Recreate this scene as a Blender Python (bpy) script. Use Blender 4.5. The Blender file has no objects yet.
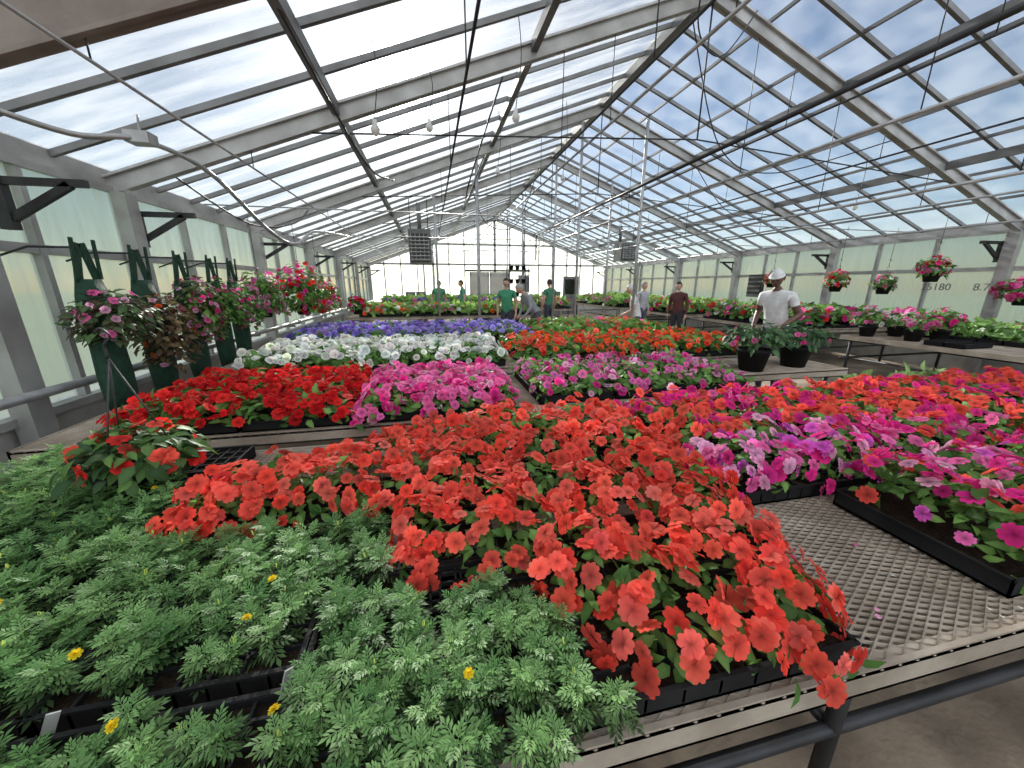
import bpy, math, numpy as np
from mathutils import Vector, Matrix
rng=np.random.default_rng(7)
D=bpy.data
scene=bpy.context.scene
try:
    scene.view_settings.view_transform='Standard'
except Exception: pass

# ---------------------------------------------------------------- materials
def new_mat(name):
    m=D.materials.new(name); m.use_nodes=True
    nt=m.node_tree; nt.nodes.clear()
    out=nt.nodes.new('ShaderNodeOutputMaterial')
    return m,nt,out
def mat(name,c,rough=.6,metal=0,c2=None,scale=6,bump=0,bscale=40,stretch=None,spec=.5):
    m,nt,out=new_mat(name)
    b=nt.nodes.new('ShaderNodeBsdfPrincipled')
    b.inputs['Roughness'].default_value=rough; b.inputs['Metallic'].default_value=metal; b.inputs['Specular IOR Level'].default_value=spec
    tc=nt.nodes.new('ShaderNodeTexCoord'); mp=nt.nodes.new('ShaderNodeMapping')
    if stretch: mp.inputs['Scale'].default_value=stretch
    nt.links.new(tc.outputs['Object'],mp.inputs['Vector'])
    n=nt.nodes.new('ShaderNodeTexNoise'); n.inputs['Scale'].default_value=scale; n.inputs['Detail'].default_value=6
    nt.links.new(mp.outputs[0],n.inputs['Vector'])
    r=nt.nodes.new('ShaderNodeValToRGB')
    if c2 is None: c2=tuple(x*.7 for x in c)
    r.color_ramp.elements[0].position=.35; r.color_ramp.elements[1].position=.65
    r.color_ramp.elements[0].color=(*c2,1); r.color_ramp.elements[1].color=(*c,1)
    nt.links.new(n.outputs['Fac'],r.inputs[0]); nt.links.new(r.outputs[0],b.inputs['Base Color'])
    if bump:
        n2=nt.nodes.new('ShaderNodeTexNoise'); n2.inputs['Scale'].default_value=bscale
        nt.links.new(tc.outputs['Object'],n2.inputs['Vector'])
        bp=nt.nodes.new('ShaderNodeBump'); bp.inputs['Strength'].default_value=bump; bp.inputs['Distance'].default_value=.02
        nt.links.new(n2.outputs['Fac'],bp.inputs['Height']); nt.links.new(bp.outputs[0],b.inputs['Normal'])
    nt.links.new(b.outputs[0],out.inputs[0]); return m
def plant_mat(name,trans=.35,rough=.5,spec=.3):
    m,nt,out=new_mat(name)
    a=nt.nodes.new('ShaderNodeAttribute'); a.attribute_name='Col'
    b=nt.nodes.new('ShaderNodeBsdfPrincipled'); b.inputs['Roughness'].default_value=rough
    b.inputs['Specular IOR Level'].default_value=spec
    t=nt.nodes.new('ShaderNodeBsdfTranslucent'); mx=nt.nodes.new('ShaderNodeMixShader'); mx.inputs[0].default_value=trans
    nt.links.new(a.outputs['Color'],b.inputs['Base Color']); nt.links.new(a.outputs['Color'],t.inputs['Color'])
    nt.links.new(b.outputs[0],mx.inputs[1]); nt.links.new(t.outputs[0],mx.inputs[2]); nt.links.new(mx.outputs[0],out.inputs[0])
    return m
def glass_mat(name,ftrans,tint,frost,rough,refr,streak=(1,1,1),var=.25):
    m,nt,out=new_mat(name)
    tr=nt.nodes.new('ShaderNodeBsdfTransparent'); tr.inputs[0].default_value=(*tint,1)
    tl=nt.nodes.new('ShaderNodeBsdfTranslucent'); tl.inputs[0].default_value=(*frost,1)
    rf=nt.nodes.new('ShaderNodeBsdfRefraction'); rf.inputs['IOR'].default_value=1.12; rf.inputs['Roughness'].default_value=rough
    gl=nt.nodes.new('ShaderNodeBsdfGlossy'); gl.inputs['Roughness'].default_value=.12
    tc=nt.nodes.new('ShaderNodeTexCoord'); mp=nt.nodes.new('ShaderNodeMapping'); mp.inputs['Scale'].default_value=streak
    n=nt.nodes.new('ShaderNodeTexNoise'); n.inputs['Scale'].default_value=2.2; n.inputs['Detail'].default_value=6
    nt.links.new(tc.outputs['Object'],mp.inputs[0]); nt.links.new(mp.outputs[0],n.inputs[0])
    mr=nt.nodes.new('ShaderNodeMapRange'); mr.inputs[1].default_value=.3; mr.inputs[2].default_value=.7
    mr.inputs[3].default_value=max(0,1-ftrans-var); mr.inputs[4].default_value=min(1,1-ftrans+var)
    nt.links.new(n.outputs['Fac'],mr.inputs[0])
    m1=nt.nodes.new('ShaderNodeMixShader'); m1.inputs[0].default_value=refr
    nt.links.new(tl.outputs[0],m1.inputs[1]); nt.links.new(rf.outputs[0],m1.inputs[2])
    m2=nt.nodes.new('ShaderNodeMixShader'); nt.links.new(mr.outputs[0],m2.inputs[0])
    nt.links.new(tr.outputs[0],m2.inputs[1]); nt.links.new(m1.outputs[0],m2.inputs[2])
    m3=nt.nodes.new('ShaderNodeMixShader'); m3.inputs[0].default_value=.04
    nt.links.new(m2.outputs[0],m3.inputs[1]); nt.links.new(gl.outputs[0],m3.inputs[2])
    nt.links.new(m3.outputs[0],out.inputs[0]); return m

M_alu=mat('painted_aluminium',(.46,.46,.45),.5,.2,(.31,.30,.29),3,.1)
M_rust=mat('weathered_beam',(.27,.22,.19),.7,.1,(.18,.13,.11),3,.2)
M_bar=mat('glazing_bar_metal',(.20,.20,.20),.55,.2,(.13,.13,.13),4)
M_dark=mat('dark_steel',(.05,.05,.055),.5,.4,(.03,.03,.03),8)
M_pipe=mat('galvanised_pipe',(.45,.45,.45),.4,.5,(.32,.32,.32),9)
M_white=mat('white_pvc',(.75,.75,.72),.4,0,(.6,.6,.58),9)
M_mesh=mat('galvanised_mesh',(.40,.34,.27),.6,.2,(.25,.20,.15),7)
M_rail=mat('bench_rail_metal',(.44,.38,.31),.9,0,(.28,.23,.18),5,.1,spec=.1)
M_black=mat('black_plastic',(.012,.012,.013),.75,0,(.02,.02,.02),8,spec=.2)
M_soil=mat('potting_soil',(.035,.024,.016),.95,0,(.015,.01,.007),60,.6,90,spec=.1)
M_floor=mat('concrete_floor_mat',(.36,.28,.20),.9,0,(.16,.12,.085),2.2,.3,30)
M_block=mat('concrete_wall_mat',(.5,.49,.46),.85,0,(.38,.37,.34),5,.2)
M_grass=mat('outside_ground_mat',(.22,.26,.14),.95,0,(.14,.17,.08),.5)
M_leaf=plant_mat('leaf_mat',.42,.5,.35)
M_petal=plant_mat('petal_mat',.45,.65,.1)
M_tag=mat('plant_tag_mat',(.45,.45,.42),.7)
M_door=mat('door_panel_mat',(.55,.52,.46),.6,0,(.45,.42,.36),2)
M_pouch=mat('green_pouch_fabric',(.012,.06,.03),.75,0,(.006,.035,.018),20,.3,90)
M_gl_left=glass_mat('hazy_roof_glass',.62,(.74,.77,.79),(.60,.62,.63),.32,.08,(.35,2.2,1),.26)
M_gl_right=glass_mat('clear_roof_glass',.84,(.86,.90,.96),(.7,.73,.75),.25,.2,(1,1,1),.12)
M_gl_wall=glass_mat('frosted_wall_glass',.28,(.6,.66,.63),(.42,.48,.45),.3,.05,(1,6,.7),.16)
M_gl_end=glass_mat('frosted_end_glass',.3,(.8,.85,.83),(.65,.7,.68),.3,.05,(6,1,.7),.14)
M_ink=mat('marker_ink',(.20,.21,.20),.7)

# ---------------------------------------------------------------- mesh builder
class MB:
    def __init__(s): s.v=[];s.f=[];s.m=[];s.sm=[]
    def add(s,vs,fs,m=0,smooth=False):
        o=len(s.v); s.v+= [tuple(v) for v in vs]
        for f in fs: s.f.append([i+o for i in f]); s.m.append(m); s.sm.append(smooth)
    def box(s,a,b,m=0):
        x0,y0,z0=a;x1,y1,z1=b
        s.add([(x0,y0,z0),(x1,y0,z0),(x1,y1,z0),(x0,y1,z0),(x0,y0,z1),(x1,y0,z1),(x1,y1,z1),(x0,y1,z1)],
              [(0,3,2,1),(4,5,6,7),(0,1,5,4),(1,2,6,5),(2,3,7,6),(3,0,4,7)],m)
    def beam(s,p,q,w,h,m=0,up=(0,0,1)):
        p=Vector(p);q=Vector(q);d=(q-p).normalized();up=Vector(up)
        if abs(d.dot(up))>.98: up=Vector((0,1,0))
        r=d.cross(up).normalized();u=r.cross(d).normalized()
        vs=[]
        for c in (p,q):
            for a,b in ((-1,-1),(1,-1),(1,1),(-1,1)): vs.append(c+r*(a*w/2)+u*(b*h/2))
        s.add(vs,[(0,1,2,3),(7,6,5,4),(0,4,5,1),(1,5,6,2),(2,6,7,3),(3,7,4,0)],m)
    def ibeam(s,p,q,w,h,t,m=0):
        p=Vector(p);q=Vector(q);d=(q-p).normalized();r=d.cross(Vector((0,0,1))).normalized();u=r.cross(d)
        s.beam(p,q,t,h,m); s.beam(p+u*(h/2-t/2),q+u*(h/2-t/2),w,t,m); s.beam(p-u*(h/2-t/2),q-u*(h/2-t/2),w,t,m)
    def tube(s,pts,r,m=0,seg=8):
        pts=[Vector(p) for p in pts]; n=len(pts); vs=[]; rr=r if isinstance(r,(list,tuple)) else [r]*n
        for i,p in enumerate(pts):
            d=(pts[min(i+1,n-1)]-pts[max(i-1,0)]).normalized()
            a=Vector((0,0,1)) if abs(d.z)<.9 else Vector((0,1,0))
            x=d.cross(a).normalized();y=d.cross(x)
            for k in range(seg):
                t=2*math.pi*k/seg; vs.append(p+x*(math.cos(t)*rr[i])+y*(math.sin(t)*rr[i]))
        fs=[(i*seg+k,i*seg+(k+1)%seg,(i+1)*seg+(k+1)%seg,(i+1)*seg+k) for i in range(n-1) for k in range(seg)]
        fs+= [tuple(range(seg))[::-1],tuple((n-1)*seg+k for k in range(seg))]
        s.add(vs,fs,m,True)
    def lathe(s,c,prof,m=0,seg=20):
        vs=[(c[0]+r*math.cos(2*math.pi*k/seg),c[1]+r*math.sin(2*math.pi*k/seg),c[2]+z) for r,z in prof for k in range(seg)]
        fs=[(i*seg+k,i*seg+(k+1)%seg,(i+1)*seg+(k+1)%seg,(i+1)*seg+k) for i in range(len(prof)-1) for k in range(seg)]
        s.add(vs,fs,m,True)
    def obj(s,name,mats,parent=None):
        me=D.meshes.new(name); me.from_pydata(s.v,[],s.f)
        for m in mats: me.materials.append(m)
        me.polygons.foreach_set('material_index',s.m); me.polygons.foreach_set('use_smooth',s.sm); me.update()
        o=D.objects.new(name,me); scene.collection.objects.link(o)
        if parent: o.parent=parent
        return o
def empty(name,loc=(0,0,0)):
    e=D.objects.new(name,None); e.location=loc; scene.collection.objects.link(e); e.empty_display_size=.1; return e

# ---------------------------------------------------------------- vegetation
class Veg:
    def __init__(s): s.V=[];s.Q=[];s.C=[];s.M=[];s.n=0
    def scatter(s,proto,P,N,S,C,m,spin=None):
        V,Q,W=proto; k=len(P)
        if k==0: return
        P=np.asarray(P,float);N=np.asarray(N,float);N=N/(np.linalg.norm(N,axis=1)[:,None]+1e-9)
        S=np.broadcast_to(np.asarray(S,float),(k,)); C=np.broadcast_to(np.asarray(C,float),(k,3))
        if spin is None:
            t=rng.normal(size=(k,3))
        else: t=np.asarray(spin,float)
        t=t-(t*N).sum(1)[:,None]*N; t/=np.linalg.norm(t,axis=1)[:,None]+1e-9
        b=np.cross(N,t)
        R=np.stack([t,b,N],axis=2)
        W3=W if W.ndim==2 else W[:,None]*np.ones((1,3))
        out=np.einsum('kij,nj->kni',R,V)*S[:,None,None]+P[:,None,:]
        col=C[:,None,:]*W3[None,:,:]
        q=(Q[None]+(np.arange(k)*len(V))[:,None,None]+s.n).reshape(-1,4)
        s.V.append(out.reshape(-1,3));s.Q.append(q);s.C.append(col.reshape(-1,3));s.M.append(np.full(len(q),m,np.int32));s.n+=k*len(V)
    def obj(s,name,parent=None,mats=None):
        V=np.concatenate(s.V);Q=np.concatenate(s.Q);C=np.concatenate(s.C);Mi=np.concatenate(s.M)
        me=D.meshes.new(name); me.vertices.add(len(V)); me.vertices.foreach_set('co',V.astype(np.float32).ravel())
        me.loops.add(len(Q)*4); me.loops.foreach_set('vertex_index',Q.astype(np.int32).ravel())
        me.polygons.add(len(Q)); me.polygons.foreach_set('loop_start',(np.arange(len(Q))*4).astype(np.int32))
        me.polygons.foreach_set('loop_total',np.full(len(Q),4,np.int32))
        for m in (mats or [M_leaf,M_petal]): me.materials.append(m)
        me.polygons.foreach_set('material_index',Mi)
        at=me.color_attributes.new('Col','FLOAT_COLOR','POINT')
        C4=np.ones((len(V),4),np.float32);C4[:,:3]=np.clip(C,0,1); at.data.foreach_set('color',C4.ravel())
        me.update(); me.validate()
        o=D.objects.new(name,me); scene.collection.objects.link(o)
        if parent: o.parent=parent
        return o
def strip(rows):
    c=len(rows[0]); V=[p[:3] for r in rows for p in r]; W=[p[3] for r in rows for p in r]
    Q=[(i*c+j,i*c+j+1,(i+1)*c+j+1,(i+1)*c+j) for i in range(len(rows)-1) for j in range(c-1)]
    return np.array(V,float),np.array(Q),np.array(W,float)
def merge(parts):
    V=[];Q=[];W=[];n=0
    for v,q,w in parts: V.append(v);Q.append(q+n);W.append(w);n+=len(v)
    return np.concatenate(V),np.concatenate(Q),np.concatenate(W)
def xf(part,R=None,t=(0,0,0),s=1):
    v,q,w=part; v=v*s
    if R is not None: v=v@np.array(R).T
    return v+np.array(t),q,w
def rz(a): c,s=math.cos(a),math.sin(a); return np.array([[c,-s,0],[s,c,0],[0,0,1]])
def ry(a): c,s=math.cos(a),math.sin(a); return np.array([[c,0,s],[0,1,0],[-s,0,c]])
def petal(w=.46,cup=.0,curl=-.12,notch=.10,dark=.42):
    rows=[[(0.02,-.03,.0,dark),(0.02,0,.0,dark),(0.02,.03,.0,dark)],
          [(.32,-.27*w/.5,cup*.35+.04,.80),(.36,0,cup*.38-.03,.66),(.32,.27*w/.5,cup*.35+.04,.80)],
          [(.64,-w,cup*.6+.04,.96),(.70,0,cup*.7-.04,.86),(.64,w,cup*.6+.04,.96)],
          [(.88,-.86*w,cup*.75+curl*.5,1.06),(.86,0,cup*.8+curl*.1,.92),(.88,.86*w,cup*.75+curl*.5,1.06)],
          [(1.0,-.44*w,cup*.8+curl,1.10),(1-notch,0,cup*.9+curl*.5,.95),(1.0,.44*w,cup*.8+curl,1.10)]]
    return strip(rows)
def bloom(n=5,**k):
    ps=[]
    for i in range(n):
        ps.append(xf(petal(**k),rz(2*math.pi*i/n+.1*math.sin(i*7))@ry(-.12+.16*math.sin(i*3)),(0,0,.025*i)))
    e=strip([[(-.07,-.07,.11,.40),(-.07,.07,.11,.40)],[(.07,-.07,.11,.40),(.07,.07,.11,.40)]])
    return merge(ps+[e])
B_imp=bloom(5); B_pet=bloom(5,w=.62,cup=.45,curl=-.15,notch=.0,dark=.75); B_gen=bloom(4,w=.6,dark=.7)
def leafp(w=.26,fold=.10,droop=-.18):
    return strip([[(0,-.02,0,.8),(0,0,0,.9),(0,.02,0,.8)],[(.3,-w,fold-.02,.95),(.3,0,.02,1.25),(.3,w,fold-.02,.95)],
                  [(.65,-w*.85,fold+droop*.45,1),(.65,0,droop*.35,1.25),(.65,w*.85,fold+droop*.45,1)],[(1,-.02,droop,1.1),(1,0,droop-.01,1.1),(1,.02,droop,1.1)]])
L_leaf=leafp()
def mari_leaf():
    parts=[strip([[(0,-.016,0,1),(0,.016,0,1)],[(.8,-.012,.02,1),(.8,.012,.02,1)]])]
    def rh(L,W): return np.array([(0,0,0),(L*.55,-W,.02),(L,0,-.04),(L*.55,W,.02)],float),np.array([[0,1,2,3]]),np.array([.8,1.05,1.25,1.05])
    for i,x in enumerate((.22,.42,.62)):
        L=.36+.07*math.sin(i+1)
        for sg in (-1,1):
            parts.append(xf(rh(L,.068),rz(sg*.78),(x,0,.01)))
    parts.append(xf(rh(.42,.078),None,(.70,0,.01)))
    return merge(parts)
L_mar=mari_leaf()
def mari_plant(seed):
    r=np.random.default_rng(seed); parts=[]
    for k in range(5):
        z=.30+.62*k/4; n=(4,4,4,5,5)[k]
        for j in range(n):
            a=k*1.3+j*2*math.pi/n+r.normal()*.25; el=-.05+.50*(k/4)+r.normal()*.18
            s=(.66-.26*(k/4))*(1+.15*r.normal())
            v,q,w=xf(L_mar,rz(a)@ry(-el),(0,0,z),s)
            parts.append((v,q,w*(.25+.92*k/4)))  # shade at the plant base and lighter tops painted into leaf colour
    parts.append(strip([[(-.02,0,0,.7),(.02,0,0,.7)],[(-.015,0,1,1),(.015,0,1,1)]]))
    parts.append(strip([[(0,-.02,0,.7),(0,.02,0,.7)],[(0,-.015,1,1),(0,.015,1,1)]]))
    return merge(parts)
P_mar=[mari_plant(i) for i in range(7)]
def bud():
    p=[]
    for i in range(4): p.append(xf(strip([[(.0,-.05,0,.9),(.0,.05,0,.9)],[(.16,-.07,.3,1),(.16,.07,.3,1)],[(.08,-.03,.8,1.3),(.08,.03,.8,1.3)]]),rz(i*math.pi/2)))
    return merge(p)
P_bud=bud()
def pom():
    p=[]
    for k,(el,n,s) in enumerate(((.1,7,1),(.6,6,.85),(1.0,5,.6))):
        for i in range(n): p.append(xf(petal(w=.3,notch=.05,dark=.6),rz(2*math.pi*i/n+k)@ry(-el),(0,0,.08*k),s))
    return merge(p)
P_pom=pom()

def inside(poly,x,y):
    c=np.zeros(len(x),bool); n=len(poly)
    for i in range(n):
        x1,y1=poly[i];x2,y2=poly[(i+1)%n]
        if y1==y2: continue
        c^=((y1>y)!=(y2>y))&(x<(x2-x1)*(y-y1)/(y2-y1)+x1)
    return c
def edist(poly,x,y):
    d=np.full(len(x),9.);n=len(poly)
    for i in range(n):
        a=np.array(poly[i],float);b=np.array(poly[(i+1)%n],float);ab=b-a
        t=np.clip(((x-a[0])*ab[0]+(y-a[1])*ab[1])/(ab@ab),0,1)
        d=np.minimum(d,np.hypot(x-a[0]-t*ab[0],y-a[1]-t*ab[1]))
    return d
def nz(x,y): return .5*np.sin(x*17+1.3*np.sin(y*11))+.5*np.sin(y*19+1.7*np.sin(x*13+1))
def surf(poly,x,y,zb,H,e):
    k=np.clip(edist(poly,x,y)/e,0,1)
    return zb+H*np.sqrt(np.clip(1-(1-k)**2,0,1))*(.83+.17*nz(x,y))
def normals(poly,x,y,zb,H,e):
    h=.012; z=surf(poly,x,y,zb,H,e)
    gx=(surf(poly,x+h,y,zb,H,e)-z)/h; gy=(surf(poly,x,y+h,zb,H,e)-z)/h
    n=np.stack([-gx,-gy,np.ones_like(x)],1); return z,n/np.linalg.norm(n,axis=1)[:,None]
def sample(poly,n,edgefrac=.25,e=.1):
    xs=[p[0] for p in poly];ys=[p[1] for p in poly]; X=[];Y=[];c=0
    while c<n:
        x=rng.uniform(min(xs),max(xs),4*n);y=rng.uniform(min(ys),max(ys),4*n); k=inside(poly,x,y); x=x[k];y=y[k]
        w=np.where(edist(poly,x,y)<e*.6,1,1-edgefrac); k=rng.random(len(x))<w; X.append(x[k]);Y.append(y[k]);c+=k.sum()
    return np.concatenate(X)[:n],np.concatenate(Y)[:n]
def area(poly):
    return abs(sum(poly[i][0]*poly[(i+1)%len(poly)][1]-poly[(i+1)%len(poly)][0]*poly[i][1] for i in range(len(poly))))/2
def rect(x0,x1,y0,y1): return [(x0,y0),(x1,y0),(x1,y1),(x0,y1)]
G1=np.array((.07,.18,.04));G2=np.array((.18,.34,.08))
def bed(name,poly,zb=.80,H=.18,e=.12,colf=None,bd=240,bs=.036,ld=900,ls=.075,proto=None,green=G1,green2=G2,bias=-.25,parent=None):
    v=Veg(); A=area(poly); proto=proto if proto is not None else B_imp
    n=int(A*ld); x,y=sample(poly,n,.3,e); z,N=normals(poly,x,y,zb,H,e)
    dep=.01+rng.random(n)**1.4*.09
    dirn=rng.normal(size=(n,3)); dirn[:,2]=np.abs(dirn[:,2])*.25; dirn+=N*.3
    nn=N+rng.normal(size=(n,3))*.45; k=rng.random((n,1))
    col=(green*(1-k)+green2*k)*np.exp(rng.normal(size=(n,1))*.15)
    P=np.stack([x,y,z],1)-N*dep[:,None]
    v.scatter(L_leaf,P,nn,ls*rng.uniform(.7,1.2,n),col,0,spin=dirn)
    n=int(A*bd)
    if n and colf is not None:
        x,y=sample(poly,n,.35,e); z,N=normals(poly,x,y,zb,H,e)
        nn=N+rng.normal(size=(n,3))*.42; nn[:,1]+=bias; nn[:,2]=np.abs(nn[:,2])
        P=np.stack([x,y,z],1)+N*(rng.uniform(-.015,.035,n))[:,None]
        C=np.array([colf(a,b) for a,b in zip(x,y)]); C=C*np.exp(rng.normal(size=(n,1))*.16)*(1+rng.normal(size=(n,3))*.05)
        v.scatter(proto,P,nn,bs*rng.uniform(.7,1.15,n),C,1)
    return v.obj(name,parent)

CORAL=(1.0,.125,.085);RED=(.85,.035,.03);DRED=(.62,.012,.016);MAG=(.88,.04,.30);PINK=(.95,.17,.46);VIO=(.75,.12,.58);LPK=(.97,.45,.68)
WHT=(.92,.92,.86);PUR=(.26,.18,.68);ORG=(.98,.12,.03);LAV=(.50,.42,.90)
def pick(cols,probs):
    cs=np.cumsum(probs)/sum(probs)
    return lambda x,y: cols[int(np.searchsorted(cs,rng.random()))]

# ---------------------------------------------------------------- building shell
XL,XR,XM=-3.0,9.8,3.4; ZE,ZR=2.62,4.95; Y0,Y1=-4.0,20.0; SL=(ZR-ZE)/(XM-XL)
def zl(x): return ZE+SL*(x-XL) if x<XM else ZE+SL*(XR-x)
b=MB(); b.box((XL-.1,Y0-.1,-.12),(XR+.1,Y1+.1,0)); b.obj('floor',[M_floor])
b=MB(); b.box((-80,-80,-.2),(90,110,-.13)); b.obj('outside_ground',[M_grass])
for nm,xa,xb,mt in (('ceiling_glass_left',XL,XM,M_gl_left),('ceiling_glass_right',XM,XR,M_gl_right)):
    b=MB(); b.add([(xa,Y0,zl(xa)+.05),(xb,Y0,zl(xb)+.05),(xb,Y1,zl(xb)+.05),(xa,Y1,zl(xa)+.05)],[(0,1,2,3)]); b.obj(nm,[mt])
b=MB()
y=Y0
while y<=Y1+.01:
    for xa in (XL,XR): b.beam((xa,y,ZE+.02),(XM,y,ZR+.02),.04,.05)
    y+=.625
for k in range(1,8):
    x=XM+k*(XR-XM)/8; b.beam((x,Y0,zl(x)+.02),(x,Y1,zl(x)+.02),.03,.04)
b.obj('roof_glazing_bars',[M_bar])
b=MB()
for x,w in ((-.85,.09),(1.25,.09),(5.5,.07),(7.7,.07)): b.beam((x,Y0,zl(x)-.06),(x,Y1,zl(x)-.06),w*.8,.11)
b.box((XM-.06,Y0,ZR-.1),(XM+.06,Y1,ZR+.06))
b.obj('roof_purlins',[M_bar])
RY=[-4,-1.4,2.75,4.65,7.55,10.55,13.55,16.55,19.92]
b=MB()
for y in RY:
    m=1 if y==2.75 else 0; h=.27 if m else .17
    for xa in (XL,XR):
        b.ibeam((xa,y,ZE-.10),(XM,y,ZR-.10),.09,h,.022,m)
        if y>3.2:
            s=1 if xa==XL else -1
            b.tube([(xa+s*1.9,y,zl(xa+s*1.9)-.2),(XM,y,ZE+.75)],.009,2)
    if y>3.2: b.tube([(XM,y,ZE+.75),(XM,y,ZR-.15)],.010,2)
b.obj('roof_rafters',[M_alu,M_rust,M_dark])
b=MB()
for xa in (XL,XR):
    s=1 if xa==XL else -1
    b.box((min(xa,xa-s*.08),Y0,ZE-.12),(max(xa,xa-s*.08)+0,Y1,ZE+.06))
    b.box((min(xa,xa+s*.05),Y0,ZE-.16),(max(xa,xa+s*.05),Y1,ZE-.10))
b.obj('trim_1',[M_alu])
def sidewall(x,side):
    s=1 if x<0 else -1
    b=MB(); b.box((min(x,x-s*.15),Y0,0),(max(x,x-s*.15),Y1,.62)); b.box((min(x-s*.18,x+s*.08),Y0,.62),(max(x-s*.18,x+s*.08),Y1,.68),1)
    y=Y0;i=0
    while y<=Y1:
        big=(i%3==0); w=.10 if big else .05
        b.box((x-.04,y-w/2,.68),(x+.04,y+w/2,ZE-.1),1)
        y+=.97;i+=1
    for z in (1.87,): b.box((x-.035,Y0,z-.035),(x+.035,Y1,z+.035),1)
    b.obj('wall_'+side,[M_block,M_alu])
    b=MB(); b.add([(x-s*.02,Y0,.68),(x-s*.02,Y1,.68),(x-s*.02,Y1,ZE-.1),(x-s*.02,Y0,ZE-.1)],[(0,1,2,3)]); b.obj('window_1' if x<0 else 'window_2',[M_gl_wall])
sidewall(XL,'left'); sidewall(XR,'right')
b=MB()
for y in RY[2:]:
    yy=3.2 if y==2.75 else y
    b.box((XL+.05,yy-.08,0),(XL+.17,yy+.08,ZE-.16)); b.box((XR-.17,yy-.08,0),(XR-.05,yy+.08,ZE-.16))
b.obj('wall_columns',[M_alu])
for y in RY[2:]:
    yy=y+.75 if y==2.75 else y+.13
    for xa,s in ((XL,1),(XR,-1)):
        b=MB()
        b.beam((xa+s*.07,yy,2.30),(xa+s*.62,yy,2.30),.04,.05); b.beam((xa+s*.07,yy,2.02),(xa+s*.52,yy,2.29),.04,.05)
        b.box((xa+s*.1-.04,yy-.03,1.98),(xa+s*.1+.04,yy+.03,2.33)); b.obj('eave_bracket',[M_dark])
for y,side in ((Y1,'back'),(Y0,'front')):
    b=MB()
    xs=[XL+i*.8 for i in range(17)]
    for x in xs:
        w=.03 if int(round((x-XL)/.8))%4 else .06
        b.box((x-w,y-.04,0),(x+w,y+.04,zl(x)))
    for z in (.72,2.62,3.6):
        xa=XL if z<=ZE else XL+(z-ZE)/SL; xb=XR-(xa-XL)
        b.box((xa,y-.04,z-.05),(xb,y+.04,z+.05))
    b.box((XL,y-.06,0),(2.0,y+.06,.7),1); b.box((4.15,y-.06,0),(XR,y+.06,.7),1)
    b.obj('wall_'+side,[M_alu,M_block])
    b=MB(); b.add([(XL,y+.05,0),(XR,y+.05,0),(XR,y+.05,ZE),(XM,y+.05,ZR),(XL,y+.05,ZE)],[(0,1,2,3,4)]); b.obj('window_3' if y>0 else 'window_4',[M_gl_end if y>0 else M_gl_right])
b=MB()
for i in range(2):
    x0=2.03+i*1.06
    b.box((x0,Y1-.16,.02),(x0+1.03,Y1-.10,2.25)); 
    for z in (.1,1.1,2.1): b.box((x0,Y1-.18,z-.05),(x0+1.03,Y1-.16,z+.05),1)
    for x in (x0+.04,x0+.99): b.box((x-.04,Y1-.18,.02),(x+.04,Y1-.16,2.25),1)
b.box((1.8,Y1-.2,2.27),(5.3,Y1-.08,2.36),2)
b.obj('door_1',[M_door,M_alu,M_dark])
b=MB(); b.box((7.2,Y1-.14,0),(8.1,Y1-.08,2.05)); b.box((7.3,Y1-.16,1.1),(8.0,Y1-.14,1.9),1); b.obj('door_2',[M_bar,M_gl_wall])

# overhead pipes
b=MB()
b.tube([(3.1,1.0,3.0),(3.1,11,3.0)],.022,1); b.tube([(3.1,11,3.0),(3.1,11,2.3)],.022,1)
for x,z,r,m in ((4.1,3.0,.018,0),(5.5,2.62,.018,0),(7.4,2.75,.016,0),(2.2,3.45,.016,0),(.3,2.9,.010,1),(4.7,3.6,.013,1),(6.4,3.35,.013,1),(1.6,3.1,.010,1),(8.9,2.55,.016,0),(-1.7,2.75,.010,0)):
    b.tube([(x,.8,z),(x,19.5,z)],r,m)
    for y in RY[2:-1]: b.tube([(x,y,z),(x,y,zl(x)-.15)],.005,1)
for y in (6.1,9.1,12.1): b.tube([(XL+.1,y,ZE+.02),(XR-.1,y,ZE+.02)],.009,0)
b.obj('overhead_irrigation_pipes',[M_pipe,M_dark])
for x,y in ((3.20,8.0),(4.15,7.15),(3.4,10.2),(1.0,7.9),(.2,9.9),(5.0,10.2),(3.5,14.3),(3.6,17.7),(-.2,14.3)):
    b=MB(); b.tube([(x,y,0),(x,y,zl(x)-.1)],.03,0); b.lathe((x,y,0),[(.0,.0),(.09,0),(.09,.015),(.035,.02)],0)
    b.obj('support_post',[M_pipe])
b=MB(); b.tube([(XL+.28,Y0+.3,.86),(XL+.28,19.5,.86)],.035,0); b.tube([(XL+.28,Y0+.3,.45),(XL+.28,19.5,.45)],.035,0)
for y in np.arange(.4,19,1.94): b.box((XL+.09,y-.02,.3),(XL+.30,y+.02,.41)); b.box((XL+.09,y-.02,.78),(XL+.30,y+.02,.82)); b.lathe((XL+.28,y+.25,.82),[(.0,0),(.055,0),(.055,.08),(0,.08)],0)
b.obj('heating_pipe',[M_pipe])
def curve(pts,n=40):
    pts=[np.array(p,float) for p in pts]; P=[pts[0]]+pts+[pts[-1]]; o=[]
    for i in range(1,len(P)-2):
        for t in np.linspace(0,1,max(2,n//(len(P)-3)),endpoint=False):
            a,bb,c,d=P[i-1],P[i],P[i+1],P[i+2]
            o.append(.5*((2*bb)+(-a+c)*t+(2*a-5*bb+4*c-d)*t*t+(-a+3*bb-3*c+d)*t**3))
    o.append(P[-1]); return o
b=MB()
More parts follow.
